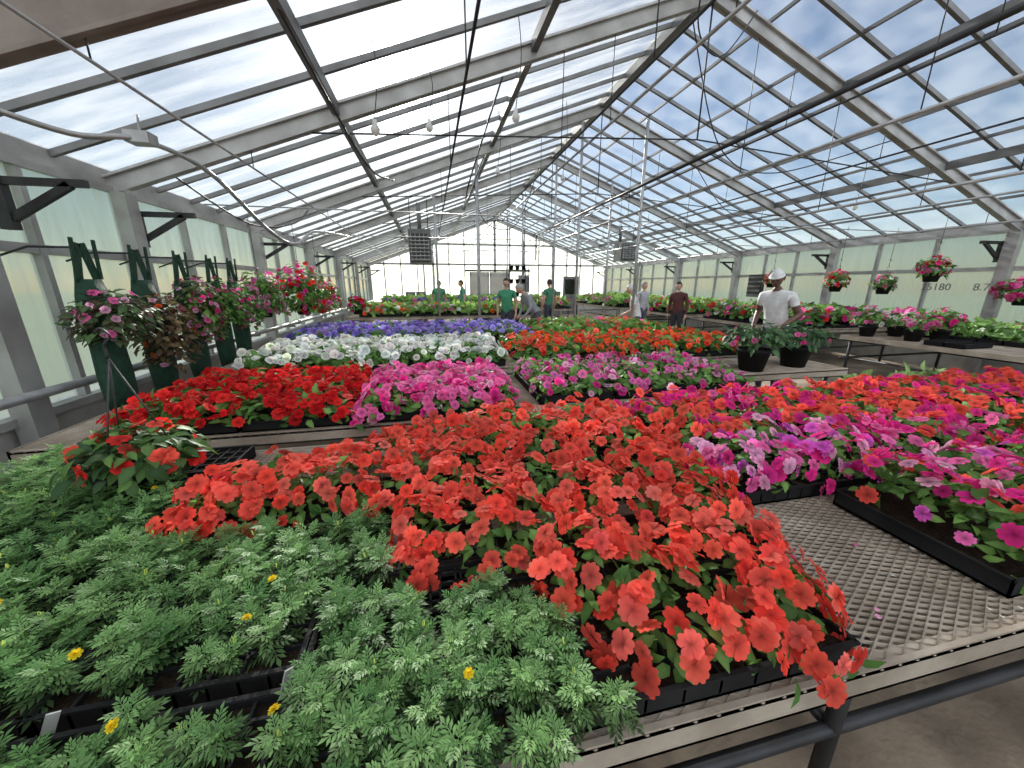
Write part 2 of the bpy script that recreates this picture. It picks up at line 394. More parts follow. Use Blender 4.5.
b.tube(curve([(-2.9,2.5,2.72),(-2.75,3.1,2.70),(-2.4,3.5,2.62),(-2.12,3.75,2.68),(-1.9,4.2,2.58),(-1.75,4.9,2.20),(-1.70,5.6,2.12),(-1.68,6.6,2.40),(-1.65,9,2.6)],60),.02,0)
b.box((-2.20,3.69,2.65),(-2.04,3.81,2.73)); b.box((-2.88,2.45,2.66),(-2.8,2.55,2.74))
b.tube(curve([(-2.12,3.75,2.73),(-2.11,3.75,2.85)],6),.008)
b.obj('sagging_power_cable',[M_pipe])
b=MB()
for pts,r in (([(-.85,3.1,3.3),(-.55,4.2,2.75),(-.45,5.6,2.95),(-.5,7.5,3.4)],.010),([(.9,4.65,3.8),(.6,5.6,2.95),(.7,6.6,3.0),(1.1,7.5,3.9)],.010),
              ([(3.1,4.6,4.6),(4.2,5.2,3.5),(5.4,5.4,3.3),(6.6,4.7,3.6)],.008),([(5.5,7.5,4.0),(6.3,7.3,3.1),(7.3,6.9,2.9),(8.2,7.4,3.1)],.008),
              ([(-2.5,4.65,2.7),(-2.2,5.6,2.35),(-2.0,6.6,2.5),(-2.0,7.5,2.85)],.010),([(2.2,3.0,4.3),(2.5,3.6,3.9),(3.1,4.0,3.9),(3.8,4.4,4.6)],.007),([(1.2,10.5,4.0),(1.6,10.6,3.2),(2.4,10.6,3.2),(3.0,10.5,4.6)],.012)):
    b.tube(curve(pts,30),r)
b.obj('drooping_hoses',[M_dark])
for (x,y,z0) in ((-.35,3.6,2.9),(.1,4.3,3.2),(.9,3.9,3.2),(2.3,6.5,3.4),(6.9,5.2,2.9),(1.1,6,3.3)):
    b=MB(); b.tube(curve([(x,y,zl(x)-.1),(x+.03,y,(zl(x)+z0)/2),(x-.02,y,z0)],12),.004,0)
    b.lathe((x-.02,y,z0-.12),[(0,0),(.03,.02),(.038,.055),(.018,.09),(.018,.12),(0,.12)],1,12)
    b.obj('hanging_light_bulb',[M_dark,M_white])
def heater(x,y,z,w=.55,h=.62):
    b=MB(); b.box((x-w/2,y-.25,z-h/2),(x+w/2,y+.3,z+h/2))
    b.box((x-w/2+.03,y-.27,z-h/2+.04),(x+w/2-.03,y-.25,z+h/2-.1),1)
    for i in range(7):
        zz=z-h/2+.08+i*(h-.22)/6.5; b.beam((x-w/2+.03,y-.29,zz),(x+w/2-.03,y-.29,zz),.05,.012,2,up=(0,.6,1))
    for i in range(5):
        xx=x-w/2+.06+i*(w-.12)/4; b.box((xx-.006,y-.31,z-h/2+.05),(xx+.006,y-.27,z+h/2-.11),2)
    for a in (-1,1): b.tube([(x+a*w*.4,y,z+h/2),(x+a*w*.4,y,zl(x)-.15)],.01,1)
    b.tube([(x,y+.3,z+.15),(x,y+.45,z+.15),(x,y+.45,zl(x)-.15)],.05,0)
    b.obj('unit_heater',[mat('heater_enamel',(.16,.17,.16),.5,.2),M_dark,M_pipe])
heater(-.18,9.4,2.45,.5,.75); heater(6.7,12.3,2.7,.6,.6)

# ---------------------------------------------------------------- benches
def bench(x0,x1,y0,y1,z=.75,cx=.05,cy=.024):
    e=empty('greenhouse_bench',(0,0,0)); b=MB()
    for yy in (y0,y1): 
        s=1 if yy==y0 else -1
        b.box((x0,min(yy,yy+s*.012),z-.065),(x1,max(yy,yy+s*.012),z+.012)); b.box((x0,min(yy,yy+s*.035),z-.006),(x1,max(yy,yy+s*.035),z+.006)) 
        b.box((x0,min(yy,yy+s*.04),z-.065),(x1,max(yy,yy+s*.04),z-.057))
    for xx in (x0,x1):
        s=1 if xx==x0 else -1
        b.box((min(xx,xx+s*.012),y0,z-.055),(max(xx,xx+s*.012),y1,z+.012))
    n=max(2,int((x1-x0)/.9))
    for i in range(1,n): xx=x0+(x1-x0)*i/n; b.box((xx-.015,y0+.01,z-.045),(xx+.015,y1-.01,z-.01))
    b.obj('frame',[M_rail],e)
    b=MB()
    for i in range(max(2,int((x1-x0)/1.5)+1)):
        xx=x0+.15+(x1-x0-.3)*i/max(1,int((x1-x0)/1.5))
        for yy in (y0+.1,y1-.1): b.tube([(xx,yy,0),(xx,yy,z-.04)],.022); 
        b.tube([(xx,y0+.1,.38),(xx,y1-.1,.38)],.018)
    for yy in (y0+.1,y1-.1): b.tube([(x0,yy,.38),(x1,yy,.38)],.02)
    b.obj('legs',[M_dark],e)
    nx=int((x1-x0)/cx);ny=int((y1-y0)/cy); w=.0028 if cx<.08 else .008
    ii,jj=np.meshgrid(np.arange(nx),np.arange(ny),indexing='ij'); X=x0+ii.ravel()*cx;Y=y0+jj.ravel()*cy; N=len(X)
    v=Veg()
    segs=[((0,cy/2),(cx/2,0)),((cx/2,0),(cx,cy/2)),((0,cy/2),(cx/2,cy)),((cx/2,cy),(cx,cy/2))]
    V=[];Q=[]
    for k,(p,q) in enumerate(segs):
        V+=[(p[0],p[1]-w,z+.002),(q[0],q[1]-w,z+.002),(q[0],q[1]+w,z+.009),(p[0],p[1]+w,z+.009)]; Q.append([4*k,4*k+1,4*k+2,4*k+3])
    V=np.array(V);Q=np.array(Q)
    P=np.stack([X,Y,np.zeros(N)],1)
    VV=(P[:,None,:]+V[None]).reshape(-1,3); QQ=(Q[None]+(np.arange(N)*16)[:,None,None]).reshape(-1,4)
    v.V=[VV];v.Q=[QQ];v.C=[np.full((len(VV),3),.5)];v.M=[np.zeros(len(QQ),np.int32)]
    v.obj('wire_mesh',e,[M_mesh])
    return e
bench(-2.2,4.3,.44,2.0,cx=.054,cy=.025)
bench(-2.2,2.55,2.25,3.35)
bench(2.65,4.2,2.87,3.6)
bench(-2.2,3.9,3.7,4.95,cx=.12,cy=.06)
bench(-2.2,3.9,5.15,6.8,cx=.12,cy=.06)
bench(-2.2,3.2,10.4,12.2,cx=.16,cy=.08); bench(-2.2,3.4,15,17.5,cx=.16,cy=.08)
bench(6.9,9.4,2.4,5.0,cx=.06,cy=.03)
bench(6.9,9.4,5.7,8.6,cx=.12,cy=.06); bench(6.9,9.4,9.4,12.2,cx=.16,cy=.08); bench(6.9,9.4,13,17.5,cx=.16,cy=.08)
bench(4.15,5.05,12.8,17.5,cx=.16,cy=.08)

def trays(name,rects,z=.765,tx=.54,ty=.27,cells=True):
    b=MB()
    for (x0,x1,y0,y1) in rects:
        nx=max(1,round((x1-x0)/tx));ny=max(1,round((y1-y0)/ty)); sx=(x1-x0)/nx;sy=(y1-y0)/ny
        for i in range(nx):
            for j in range(ny):
                a=x0+i*sx+.008;c=x0+(i+1)*sx-.008;d=y0+j*sy+.008;f=y0+(j+1)*sy-.008;t=.006
                b.box((a,d,z),(c,f,z+.008)); b.box((a,d,z),(c,d+t,z+.06));b.box((a,f-t,z),(c,f,z+.06));b.box((a,d,z),(a+t,f,z+.06));b.box((c-t,d,z),(c,f,z+.06))
                for q in ((a-.006,d-.006,c+.006,d+.004),(a-.006,f-.004,c+.006,f+.006),(a-.006,d,a+.004,f),(c-.004,d,c+.006,f)): b.box((q[0],q[1],z+.055),(q[2],q[3],z+.062))
                if cells:
                    for k in range(1,8): xx=a+(c-a)*k/8; b.box((xx-.003,d,z+.01),(xx+.003,f,z+.056))
                    for k in range(1,4): yy=d+(f-d)*k/4; b.box((a,yy-.003,z+.01),(c,yy+.003,z+.056))
                b.box((a+t,d+t,z+.01),(c-t,f-t,z+.044),1)
    return b.obj(name,[M_black,M_soil])
trays('seedling_trays',[(-1.72,.16,.45,.63),(-1.72,.16,.66,1.14),(-1.72,-.9,1.16,1.93)],tx=.47)
trays('impatiens_trays',[(.19,.9,.455,.72),(-.12,1.0,.74,1.0),(-.86,1.0,1.16,1.45),(1.02,4.2,1.02,1.95),(.0,1.0,1.47,1.95)])
trays('impatiens_trays',[(1.50,4.2,.50,.98)],tx=.9,ty=.5,cells=False)
trays('bedding_plant_trays',[(-1.75,-.52,2.27,3.3),(-.48,.52,2.27,3.2),(.72,2.5,2.4,3.3)],cells=False)
trays('bedding_plant_trays',[(-1.8,.75,3.75,4.9),(.9,3.8,3.75,4.9)],cells=False)
trays('bedding_plant_trays',[(-1.9,3.8,5.2,6.75)],cells=False)
trays('bedding_plant_trays',[(-1.9,3.1,10.5,12.1)],cells=False); trays('bedding_plant_trays',[(-1.9,3.2,15.1,17.4)],cells=False)
trays('bedding_plant_trays',[(7,9.3,5.8,8.5),(7,9.3,9.5,12.1),(7,9.3,13.1,17.4),(7.9,9.3,3.3,4.9)],cells=False); trays('bedding_plant_trays',[(4.2,5,12.9,17.4)],cells=False)

# ---------------------------------------------------------------- front bench plants
redpoly=[(.30,.58),(.42,.43),(.84,.40),(.95,.6),(1.04,.98),(1.02,1.3),(1.1,1.98),(.30,1.97),(-.05,1.88),(-.45,1.62),(-.90,1.48),(-.90,1.16),(-.16,1.16),(-.14,.84),(.18,.80)]
bed('coral_impatiens_bed',redpoly,.77,.20,.13,pick([CORAL,(1.0,.17,.13),(.97,.08,.055)],[6,2,2]),620,.030,1500,.05)
def mixcol(x,y):
    k=(int((x-1)/.42),int((y-1.0)/.33)); r=rng.random()
    fam={(0,0):0,(0,1):2,(0,2):3,(1,0):0,(1,1):3,(1,2):1,(2,0):1,(2,1):2,(2,2):3,(3,0):1,(3,1):2,(3,2):2,(4,0):2,(4,1):2,(4,2):3,(5,0):1,(5,1):3,(5,2):2}.get(k,k[0]%4)
    if fam==0: return [VIO,PINK,LPK,MAG][int(r*4)]
    if fam==1: return [MAG,PINK,MAG,CORAL][int(r*4)]
    if fam==2: return CORAL if r<.85 else MAG
    return [CORAL,MAG,MAG,CORAL][int(r*4)]
bed('mixed_impatiens_bed',[(1.04,1.0),(4.2,1.0),(4.2,1.95),(1.08,1.98)],.78,.21,.12,mixcol,470,.032,1300,.055)
bed('magenta_impatiens_bed',rect(1.50,4.2,.485,.98),.80,.22,.09,pick([MAG,PINK,VIO,CORAL,LPK],[4,4,2,3,1]),450,.030,2100,.05)
bed('foliage_seedling_bed',rect(3.0,4.0,1.99,2.12),.8,.16,.08,None,0,.03,900,.1,green=np.array((.18,.32,.10)),green2=np.array((.35,.5,.2)))
mp=[(-1.76,.40),(.34,.40),(.25,.60),(.15,.78),(-.16,.82),(-.18,1.14),(-.90,1.14),(-.98,1.5),(-1.2,1.95),(-1.76,1.95)]
xs=[];sp=.057
for i,xx in enumerate(np.arange(-1.76,.38,sp)):
    for yy in np.arange(.44,1.95,sp): xs.append((xx+rng.normal()*.012,yy+rng.normal()*.012))
xs=np.array(xs); k=inside(mp,xs[:,0],xs[:,1]); k&=~((np.abs(xs[:,1]-.635)<.038)&(xs[:,0]>-.85)&(xs[:,0]<-.28)); k&=~((np.abs(xs[:,0]+.34)<.02)&(xs[:,1]<.62)); k&=rng.random(len(k))>.05
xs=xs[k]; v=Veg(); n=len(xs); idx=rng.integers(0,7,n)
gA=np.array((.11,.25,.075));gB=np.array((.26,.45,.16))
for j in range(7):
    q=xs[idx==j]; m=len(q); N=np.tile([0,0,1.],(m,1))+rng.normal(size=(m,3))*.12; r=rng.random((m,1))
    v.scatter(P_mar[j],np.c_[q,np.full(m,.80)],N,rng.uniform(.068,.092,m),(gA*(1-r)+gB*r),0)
q=xs[rng.random(n)<.18]; m=len(q)
v.scatter(P_bud,np.c_[q,rng.uniform(.865,.89,m)],np.tile([0,0,1.],(m,1))+rng.normal(size=(m,3))*.15,rng.uniform(.014,.022,m),(.50,.58,.12),0)
fy=np.array([(-.72,.72),(-.42,.85),(-.43,.74),(.03,.52),(-.30,.53),(-.55,.56),(-1.0,.90),(-1.0,1.4)])
v.scatter(P_pom,np.c_[fy,np.full(len(fy),.902)],np.tile([0,-.2,1.],(len(fy),1))+rng.normal(size=(len(fy),3))*.3,.0105,(1,.72,.03),1)
v.obj('marigold_seedlings')
b=MB()
for x,y,a in ((-.16,1.02,.2),(-.72,.63,.5),(-.33,.62,.9)):
    d=Vector((math.cos(a),math.sin(a),0)); b.beam(Vector((x,y,.81)),Vector((x,y,.86))+d*.02,.018,.003,0,up=(d.y,-d.x,0))
b.obj('plant_tags',[M_tag])
v=Veg(); n=18; P=np.c_[rng.uniform(.95,2.0,n),rng.uniform(.45,.95,n),np.full(n,.768)]
v.scatter(petal(),P,np.tile([0,0,1.],(n,1))+rng.normal(size=(n,3))*.1,rng.uniform(.010,.016,n),np.array([PINK,CORAL,LPK,WHT])[rng.integers(0,4,n)],1)
n=60;P=np.c_[rng.uniform(.6,3.,n),rng.uniform(-.1,.5,n),np.full(n,.004)]; v.scatter(petal(),P,np.tile([0,0,1.],(n,1)),.02,np.array([PINK,LPK,WHT])[rng.integers(0,3,n)],1)
v.obj('fallen_petals')

# ---------------------------------------------------------------- other beds
bed('red_impatiens_bed',rect(-1.8,-.5,2.22,3.3),.79,.17,.14,pick([DRED,RED],[1,1]),440,.034,1000,.07)
bed('pink_impatiens_bed',rect(-.5,.55,2.22,3.2),.79,.17,.14,pick([PINK,LPK,MAG],[6,1,2]),540,.034,900,.07)
bed('rose_impatiens_bed',rect(.72,2.5,2.38,3.3),.80,.16,.14,pick([(.88,.18,.5),LPK,MAG],[5,2,2]),230,.032,1000,.08,green=np.array((.12,.26,.07)))
bed('white_petunia_bed',rect(-1.8,.75,3.7,4.9),.80,.18,.14,pick([WHT],[1]),240,.042,800,.09,B_pet)
bed('orange_impatiens_bed',rect(.88,3.8,3.72,4.92),.80,.19,.15,pick([ORG,CORAL,RED],[3,2,1]),170,.040,850,.09)
bed('purple_petunia_bed',rect(-1.9,1.5,5.2,6.75),.80,.18,.14,pick([PUR,LAV,(.4,.2,.65)],[2,3,1]),150,.046,500,.11,B_pet)
bed('green_foliage_bed',rect(1.6,3.8,5.2,6.75),.80,.2,.14,pick([CORAL,PINK],[2,1]),30,.05,600,.13,B_gen,green=np.array((.14,.28,.06)))
GL=np.array((.13,.28,.06));GH=np.array((.32,.48,.13))
bed('vegetable_seedling_bed',rect(-1.9,3.1,10.5,12.1),.8,.25,.15,pick([ORG,PINK,WHT],[2,1,1]),25,.07,260,.2,B_gen,green=GL,green2=GH)
bed('far_foliage_bed',rect(-1.9,3.2,15.1,17.4),.8,.3,.15,pick([PUR,PINK],[1,1]),20,.08,160,.24,B_gen,green=GL,green2=GH)
bed('far_foliage_bed',rect(4.2,5.0,12.9,17.4),.8,.3,.15,pick([RED,PINK],[1,1]),30,.08,160,.24,B_gen,green=GL,green2=GH)
bed('geranium_bed',rect(7,9.3,5.8,8.5),.8,.33,.2,pick([PINK,RED,WHT,MAG],[3,2,3,2]),60,.065,420,.16,B_gen)
bed('geranium_bed',rect(7,9.3,9.5,12.1),.8,.33,.2,pick([WHT,RED,MAG],[2,2,2]),40,.07,260,.2,B_gen,green=GL,green2=GH)
bed('far_foliage_bed',rect(7,9.3,13.1,17.4),.8,.33,.2,pick([PINK],[1]),15,.09,140,.26,B_gen,green=GL,green2=GH)
bed('lettuce_bed',rect(7.95,9.3,3.3,4.9),.8,.22,.2,pick([PINK,WHT],[1,1]),20,.05,420,.14,B_gen,green=np.array((.12,.25,.06)),green2=np.array((.26,.42,.13)))

def foliage(v,c,r,h,nl,nb,ls,bs,cols,green=G1,green2=G2,low=-.3,proto=None):
    u=rng.normal(size=(nl,3)); u/=np.linalg.norm(u,axis=1)[:,None]; u[:,2]=np.where(u[:,2]<low,-u[:,2]*.5,u[:,2])
    P=u*np.array([r,r,h])*rng.uniform(.45,1,(nl,1))+np.array(c)
    k=rng.random((nl,1)); d=u+rng.normal(size=(nl,3))*.3; 
    v.scatter(L_leaf,P,np.c_[u[:,:2]*.5,np.abs(u[:,2])+.4]+rng.normal(size=(nl,3))*.3,ls*rng.uniform(.7,1.2,nl),(green*(1-k)+green2*k)*np.exp(rng.normal(size=(nl,1))*.15),0,spin=d)
    if nb:
        u=rng.normal(size=(nb,3)); u/=np.linalg.norm(u,axis=1)[:,None]; u[:,2]=np.where(u[:,2]<low,-u[:,2]*.5,u[:,2])
        P=u*np.array([r,r,h])*rng.uniform(.9,1.06,(nb,1))+np.array(c)
        v.scatter(proto if proto is not None else B_imp,P,u+rng.normal(size=(nb,3))*.3,bs*rng.uniform(.8,1.2,nb),np.array(cols)[rng.integers(0,len(cols),nb)]*np.exp(rng.normal(size=(nb,1))*.12),1)
def pot(b,c,r,h,m=0):
    b.lathe(c,[(0,0),(r*.72,0),(r*.97,h*.85),(r*1.05,h*.85),(r*1.05,h),(r*.95,h),(r*.93,h*.86),(0,h*.86)],m)
DG=np.array((.03,.075,.03));DG2=np.array((.08,.15,.06))
def potted(name,x,y,z,pr,ph,fr,fh,cols,nl=120,nb=20,ls=.12,bs=.035,green=G1,green2=G2):
    e=empty(name); b=MB(); pot(b,(x,y,z),pr,ph); b.obj('pot',[M_black],e)
    v=Veg(); foliage(v,(x,y,z+ph+fh*.4),fr,fh,nl,nb,ls,bs,cols,green,green2,-.25); v.obj('foliage',e)
potted('potted_new_guinea_impatiens',3.16,3.05,.76,.15,.22,.28,.2,[PINK,MAG],240,7,.085,.028,DG*1.2,DG2*1.2)
potted('potted_new_guinea_impatiens',3.76,3.12,.76,.15,.22,.28,.19,[PINK,MAG],240,6,.085,.028,DG*1.2,DG2*1.2)
for (x,y,c) in ((7.25,4.2,[PINK,LPK]),(7.65,4.68,[WHT,PINK]),(7.18,4.78,[PINK,WHT]),(7.7,4.15,[MAG,PINK]),(8.4,3.0,[PINK]),(9.1,2.8,[MAG,RED]),(8.75,2.75,[WHT,PINK])):
    potted('potted_geranium',x,y,.76,.12,.17,.22,.24,c,140,38,.10,.04)
trays('empty_black_tray',[(6.95,7.5,3.45,3.9)],cells=True)
def basket(name,x,y,z,r,fh,cols,ztop,nl=200,nb=60,ls=.09,bs=.035,green=G1,green2=G2,pr=.13,low=-.6):
    e=empty(name); b=MB(); pot(b,(x,y,z-.17),pr,.17)
    for k in range(3):
        a=k*2.094+.4; b.tube([(x+pr*math.cos(a),y+pr*math.sin(a),z-.01),(x,y,z+.42)],.003,1)
    b.tube(curve([(x,y,z+.42),(x,y,z+.47),(x+.025,y,z+.50),(x,y,z+.53),(x-.02,y,z+.51)],12),.004,1)
    if ztop>z+.55: b.tube([(x,y,z+.5),(x,y,ztop)],.004,1)
    b.obj('pot_and_hanger',[M_black,M_dark],e)
    v=Veg(); foliage(v,(x,y,z+fh*.25),r,fh,nl,nb,ls,bs,cols,green,green2,low); v.obj('foliage',e)
    return e
basket('red_impatiens_basket',-1.17,1.60,.92,.20,.12,[RED,CORAL],0,380,26,.07,.034,DG*1.1,G2*.8,low=-.3)
basket('hanging_flower_basket',9.0,5.2,1.82,.22,.24,[MAG,PINK,RED],zl(9)-.1)
basket('hanging_flower_basket',8.95,6.8,1.62,.22,.24,[PINK,RED],zl(8.95)-.1)
basket('hanging_flower_basket',9.3,6.1,1.58,.18,.2,[WHT,PINK],zl(9.3)-.1)
basket('hanging_flower_basket',9.1,8.6,1.7,.2,.2,[RED,PINK],zl(9.1)-.1)
basket('hanging_flower_basket',-1.75,9.6,1.08,.2,.26,[RED,MAG],zl(-1.9)-.1,bs=.045)
basket('hanging_flower_basket',-2.05,6.7,1.30,.44,.50,[MAG,PINK,RED],2.5,850,150,.09,.042)
basket('hanging_flower_basket',-2.35,5.95,1.32,.28,.40,[PINK,LPK],2.5,480,70,.09,.036)
basket('hanging_flower_basket',-2.1,7.9,1.25,.36,.38,[MAG,RED],2.5,400,110,.11,.045)
basket('hanging_flower_basket',9.2,4.1,1.45,.33,.22,[MAG,PINK],2.5,250,110,.1,.05)
BR=np.array((.10,.055,.035));BR2=np.array((.22,.17,.08))
def pouch(y,x=-2.45,cols=[LPK,PINK],g=(G1,G2),fz=1.42,fh=.2,nl=260,nb=50,zt=1.84,zb=.66,fr=.22):
    e=empty('hanging_flower_pouch'); b=MB()
    rows=[];N=9;K=14
    for i in range(N):
        t=i/(N-1); z=zb+(zt-.2-zb)*t; w=.13+.015*math.sin(t*9)-(.05*max(0,t-.8)/.2); d=.055+.03*math.sin(math.pi*t)
        rows.append([(x+d*math.cos(2*math.pi*k/K),y+w*math.sin(2*math.pi*k/K),z) for k in range(K)])
    vs=[p for r in rows for p in r]; fs=[(i*K+k,i*K+(k+1)%K,(i+1)*K+(k+1)%K,(i+1)*K+k) for i in range(N-1) for k in range(K)]
    fs+=[tuple(range(K))[::-1],tuple((N-1)*K+k for k in range(K))]
    b.add(vs,fs,0,True)
    for s in (-1,1):
        b.beam((x,y+s*.08,zt-.22),(x,y+s*.02,zt+.05),.06,.012,0,up=(1,0,0)); b.beam((x+.01,y+s*.10,zt-.2),(x+.03,y+s*.09,zt+.08),.03,.008,0,up=(1,0,0))
    b.tube([(x,y,zt+.02),(x-.3,y,zt+.02),(XL+.06,y,zt-.05)],.008,1)
    b.obj('pouch',[M_pouch,M_dark],e)
    v=Veg(); foliage(v,(x+.1,y-.02,fz),fr,fh,nl,nb,.075,.028,cols,g[0],g[1],-.9); v.obj('begonia_foliage',e)
pouch(3.38,fz=1.36,fh=.20,cols=[LPK,PINK],g=(BR*.7,DG2*1.5),nl=480,nb=30,fr=.25)
pouch(3.9,fz=1.18,fh=.36,cols=[LPK,ORG],g=(BR,BR2),nb=20,nl=600)
pouch(4.45,fz=1.33,fh=.36,cols=[PINK,LPK,MAG],g=(BR,G2),nb=75,nl=620)
pouch(5.0,fz=1.38,fh=.32,cols=[MAG,PINK],nb=65,fr=.25,nl=420)
pouch(5.45,fz=1.32,fh=.3,cols=[LPK,PINK],nb=50,fr=.2,nl=380)
b=MB(); x,y=3.05,13.2
for sx in (-.35,.35):
    for sy in (-.2,.2): b.tube([(x+sx,y+sy,0),(x+sx,y+sy,2.2)],.015)
for z in (.3,.75,1.2,1.65,2.1): 
    b.box((x-.37,y-.22,z-.01),(x+.37,y+.22,z+.01)); 
    for k in (-.22,0,.22): pot(b,(x+k,y,z+.01),.08,.14,1)
b.obj('plant_pot_rack',[M_dark,M_black])
b=MB(); b.lathe((1.75,12.9,0),[(0,0),(.25,0),(.3,.9),(.32,.92),(.32,.97),(.27,.97),(.26,.5),(0,.5)]); b.obj('blue_barrel',[mat('blue_plastic',(.03,.09,.4),.4)])
b=MB(); b.box((4.6,19.6,1.2),(5.2,19.85,2.1)); b.box((4.65,19.57,1.25),(5.15,19.6,2.05),1); b.tube([(4.9,19.8,2.1),(4.9,19.8,3.8)],.03,1); b.obj('electric_panel',[M_pipe,M_bar])
for x0 in (-1.2,5.8):
    b=MB()
    for k in range(4):
        for i in range(2): b.box((x0+i*.5,19.0,.02+k*.32),(x0+i*.5+.46,19.4,.30+k*.32)); b.box((x0+i*.5-.01,18.99,.27+k*.32),(x0+i*.5+.47,19.41,.30+k*.32),1)
    b.obj('stacked_crates',[M_bar,M_dark])
b=MB(); b.box((9.6,9.4,1.25),(9.70,9.9,1.9)); 
for i in range(5): b.beam((9.58,9.43,1.30+i*.13),(9.58,9.87,1.30+i*.13),.02,.05,1)
b.obj('exhaust_fan',[M_dark,M_bar])
for i,(t,y) in enumerate((('25180',5.75),('8.7',5.0))):
    c=D.curves.new('wall_lettering','FONT'); c.body=t; c.size=.18; c.extrude=.002; o=D.objects.new('wall_lettering',c); scene.collection.objects.link(o)
    o.location=(9.76,y,1.5); o.rotation_euler=(math.pi/2,0,-math.pi/2); c.materials.append(M_ink)

# ---------------------------------------------------------------- people
def person(name,loc,yaw,shirt,pants,skin,hair,lean=0.,armL=None,armR=None,short=True,hat=None,scale=1.,headturn=0.,headtilt=0.,longhair=False):
    ms=[mat(name+'_shirt',shirt,.8,0,tuple(c*.8 for c in shirt),14,.3,25),mat(name+'_trousers',pants,.85,0,None,14,.3,25),mat(name+'_skin',skin,.5,0,tuple(c*.85 for c in skin),12),mat(name+'_shoe',(.05,.04,.04),.6),mat(name+'_hair',hair,.8,0,None,30),mat(name+'_eye',(.01,.01,.01),.3),mat(name+'_lip',tuple(c*.6 for c in skin),.5)]
    J=[];R=[];E=[];L=[]
    def j(p,r): J.append(Vector(p));R.append(r);return len(J)-1
    def ed(a,b,l): E.append((a,b));L.append(l)
    pel=j((0,0,.96),.155);wst=j((0,0,1.10),.148);ch=j((0,.0,1.28),.165);up=j((0,-.01,1.41),.125);nk=j((0,-.005,1.49),.058);hd=j((0,.01,1.56),.052)
    ed(pel,wst,0);ed(wst,ch,0);ed(ch,up,0);ed(up,nk,0);ed(nk,hd,2)
    for s,arm in ((-1,armL),(1,armR)):
        arm=arm or ((s*.25,-.03,1.14),(s*.25,.06,.89))
        sh=j((s*.185,-.01,1.415),.068);mid=j(Vector((s*.185,-.01,1.415)).lerp(Vector(arm[0]),.5),.056);el=j(arm[0],.044);w=Vector(arm[1]);ww=j(w,.027)
        fm=j(Vector(arm[0]).lerp(w,.35),.042)
        ed(up,sh,0);ed(sh,mid,0);ed(mid,el,2 if short else 0);ed(el,fm,2 if short else 0);ed(fm,ww,2 if short else 0)
        d=(w-Vector(arm[0])).normalized(); side=d.cross(Vector((s*1,.2,.1))).normalized(); curl=side.cross(d).normalized()*-s
        if curl.x*s>0: curl=-curl
        pb=j(w+d*.035,.026);pm=j(w+d*.075,.027);ed(ww,pb,2);ed(pb,pm,2)
        for k,(o,l) in enumerate(((-.030,.065),(-.010,.078),(.010,.072),(.030,.056))):
            a1=j(w+d*.088+side*o,.0095);a2=j(w+d*(.088+l*.5)+side*o*1.1+curl*.010,.009);a3=j(w+d*(.088+l*.85)+side*o*1.1+curl*.032,.0075)
            ed(pm,a1,2);ed(a1,a2,2);ed(a2,a3,2)
        t1=j(w+d*.055-side*.040+curl*.01,.011);t2=j(w+d*.085-side*.052+curl*.022,.009);ed(pb,t1,2);ed(t1,t2,2)
    for s in (-1,1):
        h=j((s*.095,0,.88),.098);k1=j((s*.10,.01,.68),.085);kn=j((s*.105,.015,.49),.062);cf=j((s*.105,-.01,.34),.06);an=j((s*.11,-.03,.10),.045);he=j((s*.11,-.045,.045),.04);bl=j((s*.12,.09,.04),.042);to=j((s*.125,.17,.032),.03)
        ed(pel,h,1);ed(h,k1,1);ed(k1,kn,1);ed(kn,cf,1);ed(cf,an,1);ed(an,he,3);ed(he,bl,3);ed(bl,to,3)
    me=D.meshes.new('t'); me.from_pydata([tuple(p) for p in J],E,[]); o=D.objects.new('t',me); scene.collection.objects.link(o)
    sk=o.modifiers.new('s','SKIN'); sk.use_smooth_shade=True; sv=me.skin_vertices[0].data
    for i,r in enumerate(R): sv[i].radius=(r,r); sv[i].use_root=(i==0)
    su=o.modifiers.new('u','SUBSURF'); su.levels=2; su.render_levels=2
    dg=bpy.context.evaluated_depsgraph_get(); ev=o.evaluated_get(dg); m2=D.meshes.new_from_object(ev)
    D.objects.remove(o)
    V=np.zeros(len(m2.vertices)*3);m2.vertices.foreach_get('co',V);V=V.reshape(-1,3)
    F=[list(p.vertices) for p in m2.polygons]
    C=np.array([V[f].mean(0) for f in F])
    best=np.full(len(C),9.);lab=np.zeros(len(C),int)
    for (a,bb),l in zip(E,L):
        A=np.array(J[a]);B=np.array(J[bb]);ab=B-A;t=np.clip(((C-A)@ab)/(ab@ab),0,1);dd=np.linalg.norm(C-A-t[:,None]*ab,axis=1)-.5*(R[a]*(1-t)+R[bb]*t)
        k=dd<best;best[k]=dd[k];lab[k]=l
    lab[(C[:,2]<.88)&(np.abs(C[:,0])<.20)&(lab==0)&(np.abs(C[:,1])<.17)]=1
    tor=(V[:,2]>.85)&(V[:,2]<1.47)&(np.abs(V[:,0])<.165)&(np.abs(V[:,1])<.2); V[tor,1]*=.80
    b=MB(); b.v=[tuple(p) for p in V]; b.f=F; b.m=[int(i) for i in lab]; b.sm=[True]*len(F)
    hc=Vector((0,.025,1.655)); RZ=Matrix.Rotation(headturn,3,'Z')@Matrix.Rotation(headtilt,3,'X'); nseg=28;nr=20
    def hp(v): return hc+RZ@Vector(v)
